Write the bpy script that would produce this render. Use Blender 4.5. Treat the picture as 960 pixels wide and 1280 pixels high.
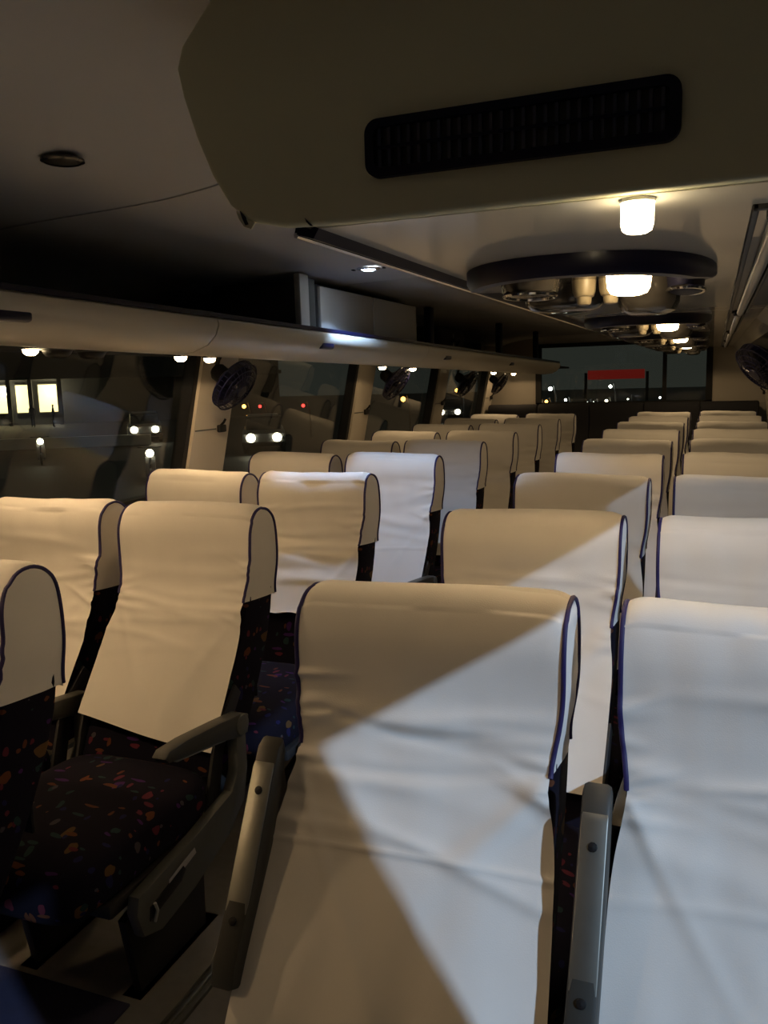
import bpy, bmesh, math, random
import numpy as np
from mathutils import Vector, Matrix, noise

# ------------------------------------------------------------------ reset
for o in list(bpy.data.objects):
    bpy.data.objects.remove(o, do_unlink=True)
scene = bpy.context.scene
COL = scene.collection
rnd = random.Random(7)

# ------------------------------------------------------------------ camera
CZ = 1.45                      # eye height above the bus floor
F = 1043.0                     # focal length in pixels of the 960x1280 frame
PSI, PHI, ROLL = math.radians(21.691), math.radians(8.8766), 0.029
fw = np.array([-math.sin(PSI)*math.cos(PHI), math.cos(PSI)*math.cos(PHI), -math.sin(PHI)])
r0 = np.array([math.cos(PSI), math.sin(PSI), 0.0])
u0 = np.cross(r0, fw)
cr, sr = math.cos(ROLL), math.sin(ROLL)
right = cr*r0 - sr*u0
up = sr*r0 + cr*u0
cam = bpy.data.cameras.new('camera')
cam_o = bpy.data.objects.new('camera', cam)
COL.objects.link(cam_o)
cam.sensor_fit = 'VERTICAL'
cam.sensor_height = 32.0
cam.lens = F/1280.0*32.0
cam.clip_start = 0.05
cam.clip_end = 400
M = Matrix.Identity(4)
for i in range(3):
    M[i][0], M[i][1], M[i][2] = right[i], up[i], -fw[i]
M[0][3], M[1][3], M[2][3] = 0, 0, CZ
cam_o.matrix_world = M
scene.camera = cam_o

def at(u, v, **k):
    """photo pixel -> point on a plane X=, Y= or Z= (Z above the floor)"""
    d = fw + right*(u-480)/F - up*(v-640)/F
    (n, val), = k.items()
    i = 'XYZ'.index(n)
    if i == 2:
        val -= CZ
    p = d*(val/d[i])
    return Vector((p[0], p[1], p[2]+CZ))

# ------------------------------------------------------------------ world, exposure, street light
w = bpy.data.worlds.new('night')
scene.world = w
w.use_nodes = True
bg = w.node_tree.nodes['Background']
bg.inputs[0].default_value = (0.020, 0.022, 0.018, 1)
bg.inputs[1].default_value = 0.85
vs = scene.view_settings
vs.view_transform = 'Standard'
vs.look = 'None'
vs.exposure = 0.32
vs.gamma = 1.0
vs.use_curve_mapping = False

def lamp_light(kind, name, loc, energy, color, radius=0.02, target=None, spot=None, blend=0.3):
    l = bpy.data.lights.new(name, kind)
    l.energy = energy
    l.color = color
    l.shadow_soft_size = radius
    if kind == 'SPOT':
        l.spot_size = spot
        l.spot_blend = blend
    o = bpy.data.objects.new(name, l)
    COL.objects.link(o)
    o.location = loc
    if target is not None:
        o.rotation_euler = (Vector(target)-Vector(loc)).to_track_quat('-Z', 'Y').to_euler()
    return o

# street floodlight outside the right-hand windows, shines in over the seats
FL = Vector((0.45, 1.2, CZ-0.1)) + Vector((1.6, -1.0, 1.02))*7.5
lamp_light('SPOT', 'street_floodlight', FL, 7600, (0.55, 0.72, 1.0), 0.13, (0.0, 0.25, CZ-0.5), math.radians(21), 1.0)
WARM = (1.0, 0.66, 0.34)

# ------------------------------------------------------------------ materials
MATS = {}
def mat(name, color, rough=0.5, metal=0.0, emit=None, es=0.0, noise_amt=0.0, noise_scale=8.0, bump=0.0, bump_scale=200.0, sheen=0.0, spec=0.5, coat=0.0):
    m = bpy.data.materials.new(name)
    m.use_nodes = True
    nt = m.node_tree
    b = nt.nodes['Principled BSDF']
    b.inputs['Base Color'].default_value = (*color, 1)
    b.inputs['Roughness'].default_value = rough
    b.inputs['Metallic'].default_value = metal
    b.inputs['Specular IOR Level'].default_value = spec
    b.inputs['Sheen Weight'].default_value = sheen
    b.inputs['Coat Weight'].default_value = coat
    if emit:
        b.inputs['Emission Color'].default_value = (*emit, 1)
        b.inputs['Emission Strength'].default_value = es
    tc = nt.nodes.new('ShaderNodeTexCoord')
    if noise_amt > 0:
        n = nt.nodes.new('ShaderNodeTexNoise')
        n.inputs['Scale'].default_value = noise_scale
        n.inputs['Detail'].default_value = 5
        nt.links.new(tc.outputs['Object'], n.inputs['Vector'])
        mx = nt.nodes.new('ShaderNodeMix')
        mx.data_type = 'RGBA'
        mx.inputs[6].default_value = (*[c*(1-noise_amt) for c in color], 1)
        mx.inputs[7].default_value = (*[min(1, c*(1+noise_amt)) for c in color], 1)
        nt.links.new(n.outputs['Fac'], mx.inputs[0])
        nt.links.new(mx.outputs[2], b.inputs['Base Color'])
    if bump > 0:
        n2 = nt.nodes.new('ShaderNodeTexNoise')
        n2.inputs['Scale'].default_value = bump_scale
        n2.inputs['Detail'].default_value = 2
        nt.links.new(tc.outputs['Object'], n2.inputs['Vector'])
        bp = nt.nodes.new('ShaderNodeBump')
        bp.inputs['Strength'].default_value = bump
        bp.inputs['Distance'].default_value = 0.002
        nt.links.new(n2.outputs['Fac'], bp.inputs['Height'])
        nt.links.new(bp.outputs['Normal'], b.inputs['Normal'])
    MATS[name] = m
    return m

mat('cover', (0.78, 0.75, 0.70), 0.8, noise_amt=0.05, noise_scale=9, bump=0.12, bump_scale=520, sheen=0.15, spec=0.25)
mat('piping', (0.016, 0.010, 0.085), 0.6)
mat('panel', (0.72, 0.70, 0.63), 0.09, noise_amt=0.03, noise_scale=3, spec=0.55)
mat('duct', (0.74, 0.72, 0.50), 0.55, noise_amt=0.05, noise_scale=4, spec=0.3)
mat('fascia', (0.68, 0.63, 0.53), 0.28, noise_amt=0.03, noise_scale=5)
mat('ceil', (0.62, 0.61, 0.59), 0.6, noise_amt=0.05, noise_scale=2, bump=0.1)
mat('bay', (0.035, 0.034, 0.036), 0.85)
mat('locker', (0.50, 0.49, 0.46), 0.55, noise_amt=0.04)
mat('navy', (0.006, 0.006, 0.030), 0.35)
mat('navy_dark', (0.006, 0.006, 0.018), 0.5, spec=0.2)
mat('black', (0.006, 0.006, 0.007), 0.5)
mat('rubber', (0.010, 0.010, 0.010), 0.7)
mat('wall', (0.44, 0.40, 0.34), 0.6, noise_amt=0.04)
mat('pillar', (0.56, 0.51, 0.43), 0.5, noise_amt=0.05)
mat('floorm', (0.20, 0.195, 0.19), 0.75, noise_amt=0.15, noise_scale=30)
mat('sheetblue', (0.020, 0.021, 0.055), 0.9, noise_amt=0.2, noise_scale=40, bump=0.3)
mat('steel', (0.30, 0.30, 0.27), 0.38, metal=0.85, noise_amt=0.2, noise_scale=25)
mat('greypaint', (0.10, 0.105, 0.10), 0.42, noise_amt=0.12, noise_scale=20)
mat('darkpaint', (0.018, 0.018, 0.020), 0.55)
mat('armpad', (0.045, 0.045, 0.040), 0.45)
mat('sticker', (0.42, 0.42, 0.44), 0.5)
mat('chrome', (0.62, 0.60, 0.58), 0.12, metal=1.0)
mat('lens', (1, 0.9, 0.7), 0.3, emit=(1.0, 0.74, 0.40), es=26)
mat('lens_soft', (1, 0.9, 0.7), 0.3, emit=(1.0, 0.80, 0.48), es=20)
mat('led', (1, 1, 1), 0.3, emit=(0.80, 0.90, 1.0), es=40)
mat('knob', (0.30, 0.25, 0.17), 0.35)
mat('smoke', (0.05, 0.045, 0.040), 0.12)
mat('tube', (0.46, 0.46, 0.44), 0.3)
mat('asphalt', (0.035, 0.034, 0.032), 0.7, noise_amt=0.25, noise_scale=0.8)
mat('building', (0.10, 0.095, 0.085), 0.8, noise_amt=0.1, noise_scale=0.5)
mat('shoplight', (1, 0.9, 0.6), 0.5, emit=(1.0, 0.80, 0.36), es=1.5)
mat('bulb', (1, 1, 0.9), 0.5, emit=(1.0, 0.90, 0.62), es=16)
mat('bulbwhite', (1, 1, 0.95), 0.5, emit=(0.95, 1.0, 0.86), es=14)
mat('bulborange', (1, 0.5, 0.1), 0.5, emit=(1.0, 0.46, 0.08), es=7)
mat('bulbred', (1, 0.1, 0.1), 0.5, emit=(1.0, 0.04, 0.03), es=4)
mat('redsign', (0.3, 0.02, 0.015), 0.5, emit=(1.0, 0.06, 0.04), es=0.065)
mat('slat', (0.035, 0.035, 0.06), 0.3)
mat('carpaint', (0.16, 0.16, 0.17), 0.3)
mat('whitewall', (0.65, 0.65, 0.60), 0.8, noise_amt=0.1, noise_scale=2)
mat('leaf', (0.035, 0.06, 0.025), 0.8, noise_amt=0.3, noise_scale=2)
mat('cloth_dark', (0.02, 0.02, 0.025), 0.9)

def glass_mat():
    m = bpy.data.materials.new('glass')
    m.use_nodes = True
    nt = m.node_tree
    nt.nodes.clear()
    out = nt.nodes.new('ShaderNodeOutputMaterial')
    tr = nt.nodes.new('ShaderNodeBsdfTransparent')
    tr.inputs[0].default_value = (0.93, 0.95, 0.94, 1)
    gl = nt.nodes.new('ShaderNodeBsdfGlossy')
    gl.inputs['Roughness'].default_value = 0.015
    gl.inputs[0].default_value = (0.9, 0.9, 0.9, 1)
    lw = nt.nodes.new('ShaderNodeLayerWeight')
    lw.inputs[0].default_value = 0.5
    pw_ = nt.nodes.new('ShaderNodeMath'); pw_.operation = 'POWER'; pw_.inputs[1].default_value = 4.0
    nt.links.new(lw.outputs['Facing'], pw_.inputs[0])
    fr = nt.nodes.new('ShaderNodeMath'); fr.operation = 'MULTIPLY_ADD'; fr.inputs[1].default_value = 0.85; fr.inputs[2].default_value = 0.025
    nt.links.new(pw_.outputs[0], fr.inputs[0])
    mx = nt.nodes.new('ShaderNodeMixShader')
    nt.links.new(fr.outputs[0], mx.inputs[0])
    nt.links.new(tr.outputs[0], mx.inputs[1])
    nt.links.new(gl.outputs[0], mx.inputs[2])
    nt.links.new(mx.outputs[0], out.inputs[0])
    MATS['glass'] = m
glass_mat()

def upholstery():
    m = bpy.data.materials.new('upholstery')
    m.use_nodes = True
    nt = m.node_tree
    b = nt.nodes['Principled BSDF']
    b.inputs['Roughness'].default_value = 0.9
    b.inputs['Sheen Weight'].default_value = 0.0
    b.inputs['Specular IOR Level'].default_value = 0.15
    tc = nt.nodes.new('ShaderNodeTexCoord')
    prev = None
    base = (0.006, 0.005, 0.012, 1)
    for k, (sc, lo, hi, sx) in enumerate(((24, 0.0, 0.26, (1.0, 0.5, 0.8)), (40, 0.0, 0.24, (0.35, 1.0, 1.0)), (30, 0.0, 0.20, (1, .6, .5)))):
        mp = nt.nodes.new('ShaderNodeMapping')
        mp.inputs['Scale'].default_value = sx
        mp.inputs['Rotation'].default_value = (0.3*k, 0.2*k, 0.7*k+0.4)
        mp.inputs['Location'].default_value = (k*3.1, k*1.7, k*0.9)
        nt.links.new(tc.outputs['Object'], mp.inputs[0])
        nz = nt.nodes.new('ShaderNodeTexNoise')
        nz.inputs['Scale'].default_value = 30
        nt.links.new(mp.outputs[0], nz.inputs['Vector'])
        ad = nt.nodes.new('ShaderNodeMix'); ad.data_type = 'RGBA'; ad.blend_type = 'LINEAR_LIGHT'
        ad.inputs[0].default_value = 0.012
        nt.links.new(mp.outputs[0], ad.inputs[6]); nt.links.new(nz.outputs['Color'], ad.inputs[7])
        vo = nt.nodes.new('ShaderNodeTexVoronoi')
        vo.inputs['Scale'].default_value = sc
        nt.links.new(ad.outputs[2], vo.inputs['Vector'])
        gt = nt.nodes.new('ShaderNodeMath'); gt.operation = 'GREATER_THAN'; gt.inputs[1].default_value = lo
        lt = nt.nodes.new('ShaderNodeMath'); lt.operation = 'LESS_THAN'; lt.inputs[1].default_value = hi
        nt.links.new(vo.outputs['Distance'], gt.inputs[0]); nt.links.new(vo.outputs['Distance'], lt.inputs[0])
        mu = nt.nodes.new('ShaderNodeMath'); mu.operation = 'MULTIPLY'
        nt.links.new(gt.outputs[0], mu.inputs[0]); nt.links.new(lt.outputs[0], mu.inputs[1])
        sep = nt.nodes.new('ShaderNodeSeparateColor')
        nt.links.new(vo.outputs['Color'], sep.inputs[0])
        rp = nt.nodes.new('ShaderNodeValToRGB')
        rp.color_ramp.interpolation = 'CONSTANT'
        cols = [(0.11, 0.038, 0.018), (0.012, 0.012, 0.06), (0.10, 0.055, 0.022), (0.05, 0.014, 0.09), (0.018, 0.04, 0.04), (0.10, 0.018, 0.03), (0.06, 0.052, 0.06)]
        el = rp.color_ramp.elements
        el[0].position = 0; el[0].color = (*cols[0], 1)
        el[1].position = 1/7; el[1].color = (*cols[1], 1)
        for q in range(2, 7):
            e = el.new(q/7); e.color = (*cols[(q+k) % 7], 1)
        nt.links.new(sep.outputs[0], rp.inputs[0])
        gate = nt.nodes.new('ShaderNodeMath'); gate.operation = 'GREATER_THAN'; gate.inputs[1].default_value = 0.35
        nt.links.new(sep.outputs[1], gate.inputs[0])
        mu2 = nt.nodes.new('ShaderNodeMath'); mu2.operation = 'MULTIPLY'
        nt.links.new(mu.outputs[0], mu2.inputs[0]); nt.links.new(gate.outputs[0], mu2.inputs[1])
        mx = nt.nodes.new('ShaderNodeMix'); mx.data_type = 'RGBA'
        nt.links.new(mu2.outputs[0], mx.inputs[0])
        if prev is None:
            mx.inputs[6].default_value = base
        else:
            nt.links.new(prev, mx.inputs[6])
        nt.links.new(rp.outputs[0], mx.inputs[7])
        prev = mx.outputs[2]
    nt.links.new(prev, b.inputs['Base Color'])
    MATS['upholstery'] = m
upholstery()

# ------------------------------------------------------------------ mesh helpers
def link(name, me, m, parent=None, loc=None):
    if m:
        me.materials.append(MATS[m])
    o = bpy.data.objects.new(name, me)
    COL.objects.link(o)
    if parent is not None:
        o.parent = parent
    if loc is not None:
        o.location = loc
    return o

class MB:
    """collects shapes for ONE mesh object"""
    def __init__(s):
        s.bm = bmesh.new()
    def _add(s, tmp, mtx=None):
        if mtx is not None:
            bmesh.ops.transform(tmp, matrix=mtx, verts=tmp.verts)
        me = bpy.data.meshes.new('tmp')
        tmp.to_mesh(me); tmp.free()
        s.bm.from_mesh(me)
        bpy.data.meshes.remove(me)
        return s
    def box(s, x0, x1, y0, y1, z0, z1, bev=0.0, seg=2, mtx=None):
        t = bmesh.new()
        bmesh.ops.create_cube(t, size=1)
        bmesh.ops.scale(t, vec=(x1-x0, y1-y0, z1-z0), verts=t.verts)
        bmesh.ops.translate(t, vec=((x0+x1)/2, (y0+y1)/2, (z0+z1)/2), verts=t.verts)
        if bev > 0:
            bmesh.ops.bevel(t, geom=list(t.edges), offset=bev, segments=seg, affect='EDGES', profile=0.5)
        return s._add(t, mtx)
    def prism(s, pts, axis, a, b, bev=0.0, seg=2, mtx=None, caps_only=True):
        """extrude closed 2D polygon along axis ('X': pts=(y,z); 'Y': (x,z); 'Z': (x,y))"""
        t = bmesh.new()
        def p3(p, d):
            return {'X': (d, p[0], p[1]), 'Y': (p[0], d, p[1]), 'Z': (p[0], p[1], d)}[axis]
        va = [t.verts.new(p3(p, a)) for p in pts]
        vb = [t.verts.new(p3(p, b)) for p in pts]
        fa = t.faces.new(va); fb = t.faces.new(vb)
        n = len(pts)
        for i in range(n):
            t.faces.new((va[i], va[(i+1) % n], vb[(i+1) % n], vb[i]))
        bmesh.ops.recalc_face_normals(t, faces=t.faces)
        if bev > 0:
            ed = [e for e in t.edges if (e in fa.edges or e in fb.edges)] if caps_only else list(t.edges)
            bmesh.ops.bevel(t, geom=ed, offset=bev, segments=seg, affect='EDGES', profile=0.5)
        return s._add(t, mtx)
    def tube(s, pts, r, n=8, closed=False, caps=True):
        t = bmesh.new()
        pts = [Vector(p) for p in pts]
        N = len(pts)
        rings = []
        prev = None
        for i, p in enumerate(pts):
            if closed:
                d = pts[(i+1) % N]-pts[i-1]
            else:
                d = pts[min(i+1, N-1)]-pts[max(i-1, 0)]
            d.normalize()
            if prev is None:
                a = d.orthogonal().normalized()
            else:
                a = (prev - d*prev.dot(d)).normalized()
            prev = a
            b = d.cross(a)
            rr = r[i] if isinstance(r, (list, tuple)) else r
            rings.append([t.verts.new(p+(a*math.cos(2*math.pi*k/n)+b*math.sin(2*math.pi*k/n))*rr) for k in range(n)])
        for i in range(N if closed else N-1):
            A, B = rings[i], rings[(i+1) % N]
            for k in range(n):
                t.faces.new((A[k], A[(k+1) % n], B[(k+1) % n], B[k]))
        if not closed and caps:
            t.faces.new(list(reversed(rings[0]))); t.faces.new(rings[-1])
        return s._add(t)
    def lathe(s, prof, n=24, mtx=None):
        """prof: (radius, z) list, around Z"""
        t = bmesh.new()
        rings = []
        for r, z in prof:
            if r < 1e-6:
                rings.append([t.verts.new((0, 0, z))])
            else:
                rings.append([t.verts.new((r*math.cos(2*math.pi*k/n), r*math.sin(2*math.pi*k/n), z)) for k in range(n)])
        for A, B in zip(rings[:-1], rings[1:]):
            for k in range(n):
                if len(A) == 1 and len(B) == 1:
                    continue
                if len(A) == 1:
                    t.faces.new((A[0], B[k], B[(k+1) % n]))
                elif len(B) == 1:
                    t.faces.new((A[k], A[(k+1) % n], B[0]))
                else:
                    t.faces.new((A[k], A[(k+1) % n], B[(k+1) % n], B[k]))
        bmesh.ops.recalc_face_normals(t, faces=t.faces)
        return s._add(t, mtx)
    def grid(s, P, close_u=False):
        t = bmesh.new()
        V = [[t.verts.new(p) for p in row] for row in P]
        for i in range(len(V)-1):
            m = len(V[i])
            for j in range(m if close_u else m-1):
                t.faces.new((V[i][j], V[i][(j+1) % m], V[i+1][(j+1) % m], V[i+1][j]))
        return s._add(t)
    def mesh(s, name, smooth=40):
        bm = s.bm
        me = bpy.data.meshes.new(name)
        if smooth:
            for f in bm.faces:
                f.smooth = True
            lim = math.radians(smooth)
            for e in bm.edges:
                if len(e.link_faces) == 2 and e.calc_face_angle(0) > lim:
                    e.smooth = False
        bm.to_mesh(me); bm.free()
        return me
    def build(s, name, m, parent=None, loc=None, smooth=40):
        return link(name, s.mesh(name, smooth), m, parent, loc)

def tag(o, label=None, cat=None, group=None, kind=None):
    if label: o['label'] = label
    if cat: o['category'] = cat
    if group: o['group'] = group
    if kind: o['kind'] = kind
    return o
def empty(name, loc=(0, 0, 0), rot=None):
    o = bpy.data.objects.new(name, None)
    o.empty_display_size = 0.1
    COL.objects.link(o)
    o.location = loc
    if rot:
        o.rotation_euler = rot
    return o
def children(o):
    return [c for c in bpy.data.objects if c.parent is o]
def copy_tree(o, parent=None):
    c = o.copy()
    COL.objects.link(c)
    c.parent = parent
    for ch in o.children:
        copy_tree(ch, c)
    return c
def catmull(pts, n):
    pts = [Vector(p) for p in pts]
    out = []
    L = len(pts)-1
    for i in range(n):
        f = i/(n-1)*L
        k = min(int(f), L-1)
        t = f-k
        p0 = pts[max(k-1, 0)]; p1 = pts[k]; p2 = pts[k+1]; p3 = pts[min(k+2, L)]
        out.append(0.5*((2*p1)+(p2-p0)*t+(2*p0-5*p1+4*p2-p3)*t*t+(3*p1-p0-3*p2+p3)*t**3))
    return out
def resample(pts, n):
    d = [0]
    for a, b in zip(pts[:-1], pts[1:]):
        d.append(d[-1]+(b-a).length)
    out = []
    j = 0
    for i in range(n):
        t = d[-1]*i/(n-1)
        while j < len(d)-2 and d[j+1] < t:
            j += 1
        f = (t-d[j])/max(1e-9, d[j+1]-d[j])
        out.append(pts[j].lerp(pts[j+1], min(1, f)))
    return out

# ------------------------------------------------------------------ THE SETTING
Y0, Y1 = -1.7, 8.95
XL, XR = -2.27, 0.45           # inner faces at seat level
# floor
tag(MB().box(XL-0.15, XR+0.15, Y0, Y1+0.1, -0.06, 0.0).build('floor', 'floorm'), 'grey vinyl floor of the coach', None, None, 'structure')

def zl(y):                      # left rack line drops gently to the rear
    return -0.0125*(y-1.3)

# side walls: x of the wall face leans in towards the top
def wall_x(side, z):
    t = (z-(CZ-0.5))/0.62
    return (-2.30+0.10*t) if side == 'L' else (0.50-0.07*t)
SILLS = {'L': CZ-0.50, 'R': CZ-0.80}
HEADS = {'L': CZ+0.165, 'R': CZ+0.10}
def slab(mb, side, ya0, ya1, yb0, yb1, za, zb, th=0.05, proud=0.0):
    """leaning wall piece between heights za, zb; y range at the bottom (ya) and the top (yb)"""
    sg = -1 if side == 'L' else 1
    t = bmesh.new()
    vs_ = []
    for z, y0_, y1_ in ((za, ya0, ya1), (zb, yb0, yb1)):
        x = wall_x(side, z)-sg*proud
        for xx in (x, x+sg*th):
            for y in (y0_, y1_):
                vs_.append(t.verts.new((xx, y, z)))
    for f in ((0, 1, 3, 2), (4, 5, 7, 6), (0, 1, 5, 4), (2, 3, 7, 6), (0, 2, 6, 4), (1, 3, 7, 5)):
        t.faces.new([vs_[i] for i in f])
    bmesh.ops.recalc_face_normals(t, faces=t.faces)
    mb._add(t)
    return mb

def side_wall(side, pillars, name):
    HEAD_L, SILL = HEADS[side], SILLS[side]
    root = slab(MB(), side, Y0, Y1, Y0, Y1, 0.0, SILL).build(name, 'wall', smooth=0)
    tag(root, None, None, None, 'structure')
    slab(MB(), side, Y0, Y1, Y0, Y1, HEAD_L+0.0, CZ+0.33, proud=0.004).build('header', 'navy_dark' if side == 'R' else 'wall', root, smooth=0)
    slab(MB(), side, Y0, Y1, Y0, Y1, SILL-0.03, SILL, proud=0.03).build('sill', 'rubber', root, smooth=0)
    for i, (c, wd) in enumerate(pillars):
        sl = 0.04
        slab(MB(), side, c-wd/2-sl, c+wd/2-sl, c-wd/2+sl, c+wd/2+sl, SILL, HEAD_L+0.01, proud=0.035, th=0.085).build('pillar', 'pillar', root, smooth=0)
        # thin front edge strip and a small dark coat hook
        slab(MB(), side, c-wd/2-sl-0.035, c-wd/2-sl-0.002, c-wd/2+sl-0.035, c-wd/2+sl-0.002, SILL, HEAD_L+0.01, proud=0.02, th=0.06).build('pillar_seal', 'black', root, smooth=0)
        hz = CZ-0.20
        sg = 1 if side == 'L' else -1
        hx = wall_x(side, hz)+sg*0.035
        hook = MB().box(min(hx, hx+sg*0.02), max(hx, hx+sg*0.02), c+wd*0.12, c+wd*0.12+0.06, hz-0.018, hz+0.018, 0.006)
        hook.tube([(hx+sg*0.012, c+wd*0.12+0.02, hz+0.015), (hx+sg*0.03, c+wd*0.12+0.02, hz+0.03), (hx+sg*0.04, c+wd*0.12+0.02, hz+0.045)], 0.006)
        hook.build('coat_hook', 'black', root)
        jn = MB().box(min(hx, hx+sg*0.003), max(hx, hx+sg*0.003), c-wd*0.48, c+wd*0.10, hz-0.003, hz+0.003)
        jn.build('joint_strip', 'greypaint', root, smooth=0)
    return root
LP = [(-0.2, 0.3), (1.55, 0.28), (3.40, 0.30), (5.22, 0.26), (6.95, 0.26), (8.65, 0.3)]
RP = [(-1.0, 0.2), (0.40, 0.20), (2.12, 0.20), (3.75, 0.20), (5.40, 0.20), (7.05, 0.20), (8.55, 0.3)]
side_wall('L', LP, 'wall_left')
side_wall('R', RP, 'wall_right')
wn = 0
for side, ps in (('L', LP), ('R', RP)):
    HEAD_L, SILL = HEADS[side], SILLS[side]
    for (a, wa), (b, wb) in zip(ps[:-1], ps[1:]):
        wn += 1
        y0_, y1_ = a+wa/2, b-wb/2
        sl = 0.04
        fr = MB()
        for ya, yb in ((y0_, y0_+0.035), (y1_-0.035, y1_)):
            slab(fr, side, ya-sl, yb-sl, ya+sl, yb+sl, SILL, HEAD_L, th=0.03, proud=-0.012)
        slab(fr, side, y0_-sl, y1_-sl, y0_-sl, y1_-sl, SILL, SILL+0.03, th=0.03, proud=-0.012)
        slab(fr, side, y0_+sl, y1_+sl, y0_+sl, y1_+sl, HEAD_L-0.03, HEAD_L, th=0.03, proud=-0.012)
        root = fr.build('window_%d' % wn, 'rubber', smooth=0)
        tag(root, None, None, None, 'structure')
        slab(MB(), side, y0_-sl, y1_-sl, y0_+sl, y1_+sl, SILL+0.01, HEAD_L-0.01, th=0.005, proud=-0.028).build('pane', 'glass', root, smooth=0)

# rear wall with a wide window
RW = [(-1.78, -0.03), (CZ-0.30, CZ+0.34)]
rw = MB().box(XL-0.15, XR+0.15, Y1, Y1+0.06, 0, RW[1][0]).build('wall_rear', 'wall', smooth=0)
tag(rw, None, None, None, 'structure')
MB().box(XL-0.15, RW[0][0], Y1, Y1+0.06, RW[1][0], CZ+0.6).build('corner_panel', 'wall', rw, smooth=0)
MB().box(RW[0][1], XR+0.15, Y1, Y1+0.06, RW[1][0], CZ+0.6).build('corner_panel', 'pillar', rw, smooth=0)
MB().box(RW[0][0], RW[0][1], Y1, Y1+0.06, RW[1][1], CZ+0.6).build('header', 'ceil', rw, smooth=0)
wn += 1
fr = MB()
fr.box(RW[0][0], RW[0][1], Y1-0.015, Y1+0.03, RW[1][0], RW[1][0]+0.03)
fr.box(RW[0][0], RW[0][1], Y1-0.015, Y1+0.03, RW[1][1]-0.04, RW[1][1])
for x in (RW[0][0], RW[0][1]-0.06):
    fr.box(x, x+0.06, Y1-0.015, Y1+0.03, RW[1][0], RW[1][1])
ro = tag(fr.build('window_%d' % wn, 'rubber', smooth=0), None, None, None, 'structure')
MB().box(-0.50, -0.46, Y1-0.01, Y1+0.02, RW[1][0]+0.03, RW[1][1]-0.04).build('mullion', 'rubber', ro, smooth=0)
MB().box(RW[0][0]+0.02, -0.50, Y1+0.005, Y1+0.01, RW[1][0]+0.02, RW[1][1]-0.02).build('pane', 'glass', ro, smooth=0)
MB().box(-0.46, RW[0][1]-0.02, Y1+0.005, Y1+0.01, RW[1][0]+0.02, RW[1][1]-0.02).build('pane', 'glass', ro, smooth=0)
# front bulkhead behind the viewer
tag(MB().box(XL-0.15, XR+0.15, Y0-0.06, Y0, 0, CZ+0.6).build('wall_front', 'wall', smooth=0), None, None, None, 'structure')

# ceiling: flat over the aisle, curving down to the side walls; individual panels with narrow joints
CE = CZ+0.47
prof = [(-2.30, CZ+0.22), (-2.22, CZ+0.30), (-2.08, CZ+0.36), (-1.90, CZ+0.395), (-1.6, CZ+0.415), (-1.25, CZ+0.428), (-1.08, CZ+0.445), (-0.91, CE), (-0.62, CE+0.005), (-0.2, CE-0.01), (0.15, CZ+0.43), (0.36, CZ+0.38), (0.50, CZ+0.26)]
pin = [(p.x, p.y) for p in catmull([Vector((a, b)) for a, b in prof], 45)]
def ceil_panel(ya, yb):
    poly = pin + [(x*1.0+(x+0.91)*0.03, z+0.03) for x, z in reversed(pin)]
    return MB().prism(poly, 'Y', ya, yb)
croot = MB().prism([(x+(x+0.91)*0.035, z+0.031) for x, z in pin]+[(x+(x+0.91)*0.06, z+0.06) for x, z in reversed(pin)], 'Y', Y0, Y1+0.06).build('ceiling', 'bay')
tag(croot, None, None, None, 'structure')
js = [Y0, 0.05, 1.70, 3.42, 5.1, 6.8, Y1]
for a, b in zip(js[:-1], js[1:]):
    ceil_panel(a+0.005, b-0.005).build('ceiling_panel', 'ceil', croot)

# ------------------------------------------------------------------ LEFT LUGGAGE RACK
def yloft(sections, name, m, parent=None, cap=True, smooth=40):
    """sections: list of (y, [(x,z)...]) open/closed polygons lofted along Y"""
    mb = MB()
    P = [[(x, y, z) for x, z in pl] for y, pl in sections]
    t = bmesh.new()
    V = [[t.verts.new(p) for p in row] for row in P]
    n = len(V[0])
    for A, B in zip(V[:-1], V[1:]):
        for k in range(n):
            t.faces.new((A[k], A[(k+1) % n], B[(k+1) % n], B[k]))
    if cap:
        t.faces.new(V[0]); t.faces.new(V[-1])
    bmesh.ops.recalc_face_normals(t, faces=t.faces)
    mb._add(t)
    return mb.build(name, m, parent, smooth=smooth)

lrack = empty('luggage_rack', (-1.8, 0, CZ))
tag(lrack, 'cream overhead luggage rack with rounded lip running above the fan-side windows', 'luggage rack')
lrack.location = (0, 0, 0)
LIPX, BOTX = -1.36, -1.50
def fas(y):
    d = zl(y)
    pr = [(-1.375, .213), (-1.362, .205), (-1.358, .19), (-1.37, .160), (-1.40, .132), (-1.45, .114), (-1.50, .108), (-1.56, .112),
          (-1.56, .124), (-1.50, .121), (-1.455, .127), (-1.41, .144), (-1.385, .165), (-1.376, .19), (-1.385, .20)]
    return [(x, CZ+z+d) for x, z in pr]
segs = [Y0+0.01, 0.2, 2.15, 4.1, 6.05, 8.0]
for a, b in zip(segs[:-1], segs[1:]):
    yy = [a+0.003+(b-a-0.006)*i/4 for i in range(5)]
    yloft([(y, fas(y)) for y in yy], 'fascia_panel', 'fascia', lrack)
# end cap of the fascia tapering to the rear
yloft([(8.0, fas(8.0)), (8.25, [(x-0.05, CZ+zl(8.25)+0.15+(z-CZ-zl(8.0)-0.15)*0.75) for x, z in fas(8.0)]), (8.45, [(x-0.2, CZ+zl(8.45)+0.15+(z-CZ-zl(8.0)-0.15)*0.25) for x, z in fas(8.0)])], 'end_cap', 'fascia', lrack)
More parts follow.
